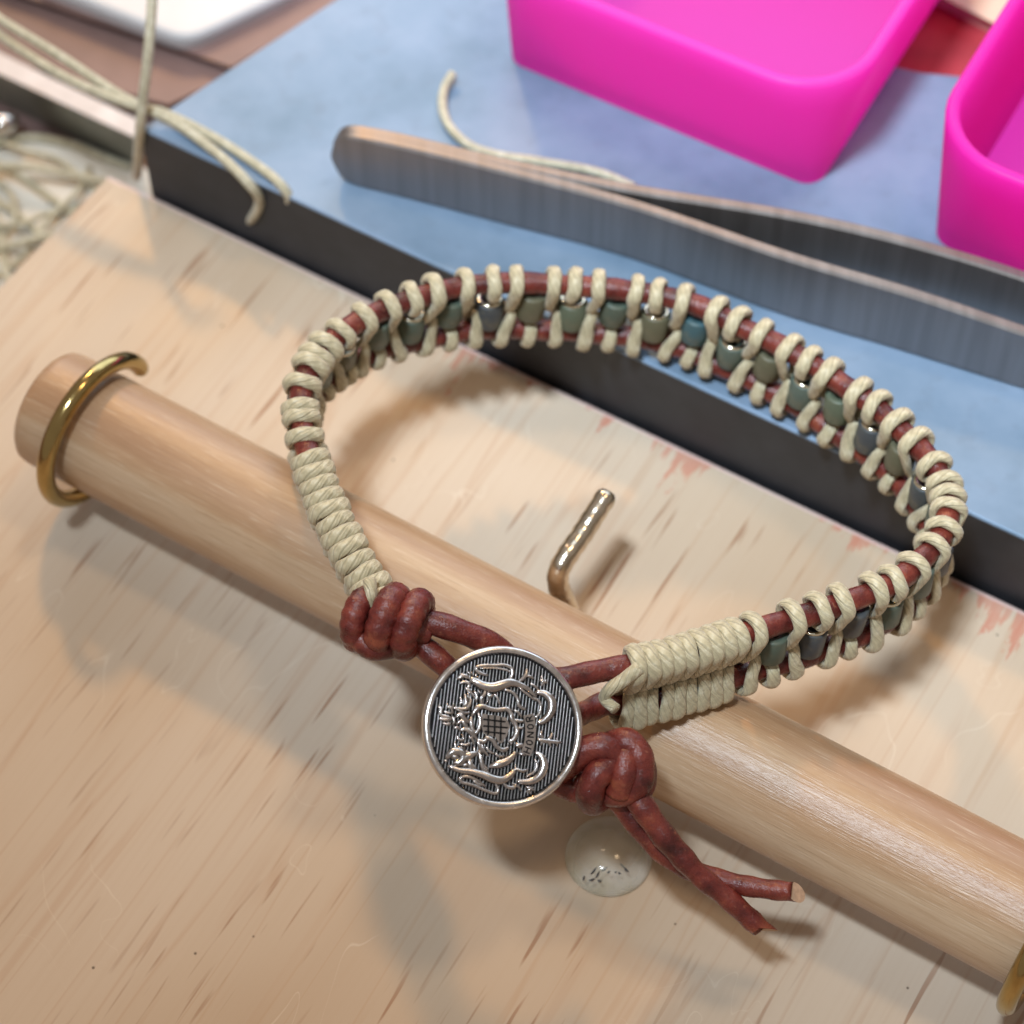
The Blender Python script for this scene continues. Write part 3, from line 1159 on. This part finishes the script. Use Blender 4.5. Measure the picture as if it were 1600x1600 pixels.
shield = MB().add(slab([(590, 735), (720, 748), (800, 765), (832, 840), (805, 915), (772, 972), (738, 985), (705, 930), (600, 905), (586, 830)][::-1], .1, .22))
shield.build('crest_shield', AGED, button, smooth=False)
grid = [[(600, 782), (790, 800), 6], [(600, 838), (810, 850), 6], [(610, 885), (790, 900), 6], [(645, 745), (642, 910), 6], [(700, 750), (696, 925), 6], [(752, 760), (748, 960), 6]]
gm = relief(grid, .225, .35)
gm.build('shield_lines', PATINA, button)
ban_c = catmull(np.array([(985, 735), (1000, 800), (1004, 870), (1000, 940), (985, 1010), (962, 1072)], float), 5)
bl, br_ = [], []
for i, p in enumerate(ban_c):
    t = ban_c[min(i + 1, len(ban_c) - 1)] - ban_c[max(i - 1, 0)]
    t = t / np.linalg.norm(t)
    nn = np.array([-t[1], t[0]])
    bl.append(tuple(p + nn * 46)); br_.append(tuple(p - nn * 46))
bm = MB()
for i in range(len(ban_c) - 1):
    bm.add(slab([bl[i], br_[i], br_[i + 1], bl[i + 1]], .12, .34))
bm.build('crest_banner', AGED, button, smooth=False)
# HONOR: reads from the lower end of the banner upwards
glyph = {'H': [[(0, 0), (0, 1)], [(1, 0), (1, 1)], [(0, .5), (1, .5)]],
         'O': [[(.5, 0), (.08, .25), (.08, .75), (.5, 1), (.92, .75), (.92, .25), (.5, 0)]],
         'N': [[(0, 0), (0, 1)], [(0, 1), (1, 0)], [(1, 0), (1, 1)]],
         'R': [[(0, 0), (0, 1)], [(0, 1), (.7, 1), (.95, .78), (.7, .52), (0, .5)], [(.45, .5), (1, 0)]]}
letters = MB()
cumu = np.concatenate([[0], np.cumsum(np.linalg.norm(np.diff(ban_c, axis=0), axis=1))])
for i, ch in enumerate('HONOR'):
    s0 = cumu[-1] * (1 - (.11 + .195 * i))
    c0 = np.array([np.interp(s0, cumu, ban_c[:, k]) for k in range(2)])
    c1 = np.array([np.interp(s0 - 8, cumu, ban_c[:, k]) for k in range(2)])
    rd = (c1 - c0) / np.linalg.norm(c1 - c0)            # reading direction (towards the top of the picture)
    upv = np.array([rd[1], -rd[0]])
    if upv[0] > 0: upv = -upv                           # letters' tops point left, to the crown
    for st in glyph[ch]:
        q = [c0 + rd * (gx - .5) * 40 + upv * (gy - .5) * 56 for gx, gy in st]
        path = [B(*BZ(*p), .345) for p in q]
        letters.add(tube(path, .058, 6, up=bN, squash=.5))
letters.build('banner_letters', PATINA, button)

# ------------------------------------------------------------------ clear rubber bumper on the board
bp = P(951, 1340, 0)
bump_e = empty('rubber_bumper', bp, 'small clear rubber bumper dome stuck on the board below the button', 'bumper')
prof = [(3.5, .03), (3.55, .2), (3.4, .7), (3.0, 1.2), (2.3, 1.65), (1.4, 1.93), (.5, 2.05), (.01, 2.06)]
v, f = [], []
for r, h in prof:
    for k in range(40):
        a = 2 * math.pi * k / 40
        v.append(bp + np.array([r * math.cos(a), r * math.sin(a), h]))
for i in range(len(prof) - 1):
    for k in range(40):
        k2 = (k + 1) % 40
        f.append((i * 40 + k, i * 40 + k2, (i + 1) * 40 + k2, (i + 1) * 40 + k))
f.append(tuple(range(39, -1, -1)))
f.append(tuple(7 * 40 + k for k in range(40)))
link_mesh('dome', v, f, CLEAR, bump_e)
gm = MB()
for x, y, l, a in [(928, 1360, 16, .9), (934, 1366, 12, 1.1), (925, 1374, 10, .3), (944, 1358, 12, .6), (962, 1362, 4, .2), (978, 1358, 12, -.8), (972, 1352, 8, -.9), (968, 1364, 5, -.6), (912, 1372, 8, 1.3), (937, 1376, 7, -.4), (951, 1362, 6, .5)]:
    dx, dy = math.cos(a) * l / 2, -math.sin(a) * l / 2
    zz = 1.62
    gm.add(tube([P(x - dx, y - dy, zz), P(x, y + 1, zz + .05), P(x + dx, y + dy, zz)], [.04, .10, .03], 6))
gm.build('grime_marks', GRIME, bump_e)

# ------------------------------------------------------------------ pink containers
def rrect(hx, hy, r, n=10):
    out = []
    for cx, cy, a0 in ((hx - r, hy - r, 0), (-hx + r, hy - r, 90), (-hx + r, -hy + r, 180), (hx - r, -hy + r, 270)):
        for k in range(n):
            a = math.radians(a0 + 90 * k / (n - 1))
            out.append((cx + r * math.cos(a), cy + r * math.sin(a)))
    return np.array(out)


def pink_box(corner_px, ex, ey, W, Dp, H, mat, label, corner, rt=7.5, rb=2.0, draft=2.2):
    """corner: pixel of a bottom corner on the block; corner=(sx,sy) which one it is"""
    z0 = BH + .05
    c = P(*corner_px, z0)
    cen_ = c - ex * corner[0] * W / 2 - ey * corner[1] * Dp / 2
    e = empty('pink_container', cen_, label, 'container', 'pink plastic containers on the steel block')
    n = 10
    lv = []
    t = 1.3
    for h, ins, in_ in ((0, 0, 0), (.02, 0, 0), (H * .25, 0, 0), (H * .5, 0, 0), (H * .75, 0, 0), (H - .5, 0, 0), (H - .1, .2, 0), (H, .65, 0), (H - .1, 1.1, 0), (H - .5, t, 1), (H * .6, t, 1), (H * .3, t, 1), (1.6, t, 1)):
        k = h / H
        hx, hy = W / 2 + draft * k - ins, Dp / 2 + draft * k - ins
        r = rb + (rt - rb) * k - ins
        lv.append((rrect(hx, hy, max(.4, r), n), h))
    v, f = [], []
    m = 4 * n
    for q, h in lv:
        for x, y in q:
            v.append(cen_ + ex * x + ey * y + Z * h)
    for i in range(len(lv) - 1):
        for k in range(m):
            k2 = (k + 1) % m
            f.append((i * m + k, i * m + k2, (i + 1) * m + k2, (i + 1) * m + k))
    f.append(tuple(range(m - 1, -1, -1)))
    link_mesh('container_wall', v, f, mat, e)
    link_mesh('container_floor', [cen_ + ex * x + ey * y + Z * 1.6 for x, y in lv[-1][0]], [tuple(range(m))], mat, e)
    return e


d1 = unit(P(1275, 296, BH) - P(788, 93, BH))
d1y = np.array([-d1[1], d1[0], 0])
W1 = np.linalg.norm(P(1275, 296, BH) - P(788, 93, BH))
pink_box((1275, 296), d1, d1y, W1, 34, 14.2, PINK, 'hot pink plastic container nearer the photo centre, behind the tweezers', (1, -1))
pink_box((1452, 374), d1, d1y, W1, 34, 14.2, PINK_B, 'magenta pink plastic container cut off by the right edge', (-1, -1))

# ------------------------------------------------------------------ tweezers standing on edge
zt = BH + .05
def blade(bot_px, hts, name, parent, thick=1.1):
    """bot_px: pixels of the lower edge on the block; hts: blade heights"""
    b = np.array([P(x, y, zt) for x, y in bot_px])
    c = catmull(np.column_stack([b, hts]), 8)
    n = len(c)
    v, f = [], []
    T = np.gradient(c[:, :3], axis=0)
    for i in range(n):
        t = unit(T[i]); nn = np.array([-t[1], t[0], 0]) * thick / 2
        base_, h, lo = c[i, :3], c[i, 3], 0.0
        if i < 9:                                     # rounded handle end
            q = math.sqrt(max(0, 1 - (1 - i / 9) ** 2))
            lo = h * .5 * (1 - q); h = h * (1 - .5 * (1 - q))
        bvl = .22
        for s, z in ((-1, lo + bvl), (-1, h - bvl), (-.6, h), (.6, h), (1, h - bvl), (1, lo + bvl), (.6, lo), (-.6, lo)):
            v.append(base_ + nn * s + Z * z)
    m = 8
    for i in range(n - 1):
        for k in range(m):
            k2 = (k + 1) % m
            f.append((i * m + k, i * m + k2, (i + 1) * m + k2, (i + 1) * m + k))
    f.append(tuple(range(m - 1, -1, -1)))
    f.append(tuple((n - 1) * m + k for k in range(m)))
    return link_mesh(name, v, f, TWEEZ, parent, smooth=False)


tw = empty('tweezers', P(1000, 395, zt), 'steel tweezers lying on edge across the steel block', 'tweezers')
blade([(524, 272), (560, 284), (640, 304), (800, 346), (990, 398), (1222, 484), (1411, 541), (1600, 600), (1800, 660)], [6.2, 6.6, 6.9, 7.1, 7.1, 7.7, 7.7, 7.2, 6.5], 'tweezer_arm', tw)
blade([(524, 266), (560, 275), (640, 294), (800, 335), (990, 376), (1222, 418), (1411, 462), (1600, 516), (1800, 590)], [6.2, 6.6, 6.9, 7.1, 7.3, 7.6, 7.6, 7.2, 6.5], 'tweezer_arm', tw)

# ------------------------------------------------------------------ loose threads
def loose(pts, label, r=.44, group=None, zs=None):
    q = np.array([P(x, y, z) for x, y, z in pts])
    c, _ = resample(catmull(q, 10), 20 + 10 * len(pts))
    v, f = tube(c, r, 12)
    o = link_mesh('linen_thread', v, f, THREAD_L, label=label, cat='thread', group=group)
    add_uv(o.data)
    return o


t0 = BH + .55
loose([(708, 114, t0 + .6), (694, 140, t0), (692, 170, t0), (704, 200, t0), (735, 228, t0), (780, 243, t0), (840, 252, t0), (930, 268, t0), (990, 292, t0)], 'short curved linen thread on the steel block behind the tweezers')
loose([(-60, -15, 13), (0, 30, 12.5), (90, 85, 12), (190, 150, 11), (270, 190, t0 + .6), (340, 240, t0), (385, 283, t0), (405, 312, 7), (396, 338, 3.5), (380, 356, -1.5), (376, 362, -4)],
      'linen thread hooking over the block edge, inner bend nearest the board corner', .46)
loose([(-60, 5, 12), (0, 55, 11.5), (100, 120, 11.5), (200, 162, 11), (260, 178, t0 + .8), (340, 218, t0), (410, 264, t0), (440, 290, t0), (452, 312, 8), (436, 336, 4), (420, 362, -1), (415, 370, -4)],
      'linen thread hooking over the block edge, outer bend farther right', .46)
loose([(242, -60, 22), (238, 0, 20), (232, 80, 17), (224, 150, 13), (219, 200, 9.6), (216, 240, 4), (214, 275, -2)], 'upright linen thread strand at the left corner of the steel block', .48)

# ------------------------------------------------------------------ far left: paper, bar, slats, tray
pz = TBL + .25
pp = [P(-300, 120, pz), P(-300, 900, pz), P(240, 600, pz), P(330, 330, pz), P(225, 262, pz)]
link_mesh('paper_sheet', *prism([(p[0], p[1]) for p in pp], TBL + .05, pz), PAPER, smooth=False, label='pale paper sheet under loose threads left of the board', cat='paper')
def slabz(px_poly, z0, z1, mat, name, label, cat, bevel=.3, group=None):
    pts = [P(x, y, z1) for x, y in px_poly]
    return link_mesh(name, *prism([(p[0], p[1]) for p in pts], z0, z1, bevel), mat, smooth=False, label=label, cat=cat, group=group)


bar = empty('metal_bar', P(100, 170, -14), 'olive grey metal bar with pale top edge left of the steel block', 'bar')
bz = -8.4
bpts = [P(x, y, bz) for x, y in [(-200, 18), (-200, -12), (211, 188), (211, 212)]]
link_mesh('bar_body', *prism([(p[0], p[1]) for p in bpts], TBL + .3, bz - .4), OLIVE, bar, smooth=False)
link_mesh('bar_top', *prism([(p[0], p[1]) for p in bpts], bz - .399, bz, .2), PALE_EDGE, bar, smooth=False)
slabz([(-150, 40), (-150, -62), (350, 113), (262, 154)], TBL + .1, -9.5, BROWN, 'wooden_ledge', 'mauve brown wooden ledge between the metal bar and the white tray', 'ledge', .8)
slabz([(-150, -82), (-150, -260), (700, -180), (520, 0), (361, 95)], TBL + .1, -8.0, BROWN, 'wooden_plank', 'mauve brown wooden plank under the white tray', 'plank', .8)
# white tray
tz = -6.2
tc = [P(60, -28, tz), P(230, 40, tz), P(252, 49, tz), P(272, 56, tz), P(292, 58, tz), P(312, 54, tz), P(334, 45, tz), P(440, -6, tz), P(620, -110, tz), P(400, -300, tz)]
tray = empty('white_tray', P(290, 0, -8), 'white tray with rounded corner at the top left of the photo', 'tray')
link_mesh('tray_base', *prism([(p[0], p[1]) for p in tc], -7.95, tz, .7), WHITE, tray, smooth=False)

sp = [P(-20, 204, -13.0), P(-5, 198, -11.5), P(12, 192, -11.2), P(26, 184, -12.0)]
link_mesh('silver_tool', *tube(catmull(sp, 6), list(np.interp(np.linspace(0, 1, 19), [0, .5, .85, 1], [1.2, 1.3, .8, .2])), 14), SILVER, label='shiny silver tool tip on the paper at the left edge', cat='tool')
zp = pz + .5
paper_threads = [
    ([(-30, 235, zp), (40, 215, zp), (110, 225, zp), (160, 245, zp), (205, 262, zp)], 'loose linen thread on the paper running to the block corner'),
    ([(-30, 245, zp + 1), (30, 275, zp + 1), (80, 310, zp + .6), (130, 345, zp), (170, 380, zp)], 'loose linen thread slanting down the paper to the board edge'),
    ([(-30, 300, zp), (20, 330, zp), (60, 365, zp + .8), (90, 395, zp)], 'short linen thread slanting across the middle of the paper'),
    ([(-30, 395, zp + .4), (20, 383, zp + 1.4), (60, 372, zp + 1.4), (120, 360, zp + .5)], 'linen thread lying crosswise over the slanting ones on the paper'),
    ([(-10, 330, zp), (4, 380, zp + .6), (10, 430, zp + .6), (26, 470, zp), (10, 500, zp)], 'curled linen thread at the left edge of the paper'),
    ([(-30, 258, zp + 2), (50, 262, zp + 2.4), (120, 275, zp + 1.5), (190, 290, zp)], 'thin linen thread arching over the top of the paper'),
]
paper_threads += [
    ([(-30, 205, zp + 1), (30, 232, zp + 1.5), (95, 252, zp + 1), (150, 300, zp), (165, 330, zp)], 'loose linen thread bending down beside the board corner'),
    ([(-20, 440, zp), (30, 405, zp + .5), (75, 345, zp + 1), (120, 300, zp + 1), (140, 262, zp)], 'linen thread rising diagonally across the paper'),
    ([(-20, 350, zp + 1), (30, 352, zp + 1.4), (70, 335, zp + 1), (125, 322, zp)], 'faint linen thread lying level across the paper'),
    ([(-20, 275, zp), (15, 300, zp + .6), (22, 345, zp + .9), (-10, 385, zp)], 'small hooked linen thread at the left edge of the paper'),
]
for i_, (pts, lab) in enumerate(paper_threads):
    loose(pts, lab, .42 if i_ < 6 else .30)

# ------------------------------------------------------------------ far right: red cloth and tan strip behind the block
slabz([(1380, 160), (1360, 40), (1480, -10), (1900, 110), (1900, 330)], TBL + .1, 4.0, RED, 'red_cloth_pad', 'red cloth pad between the two pink containers', 'pad', .8)
slabz([(1440, -30), (1470, -140), (1900, 0), (1900, 130), (1610, 58)], TBL + .1, 6.0, TAN, 'wooden_strip', 'tan wooden strip in the upper right corner', 'strip', .6)
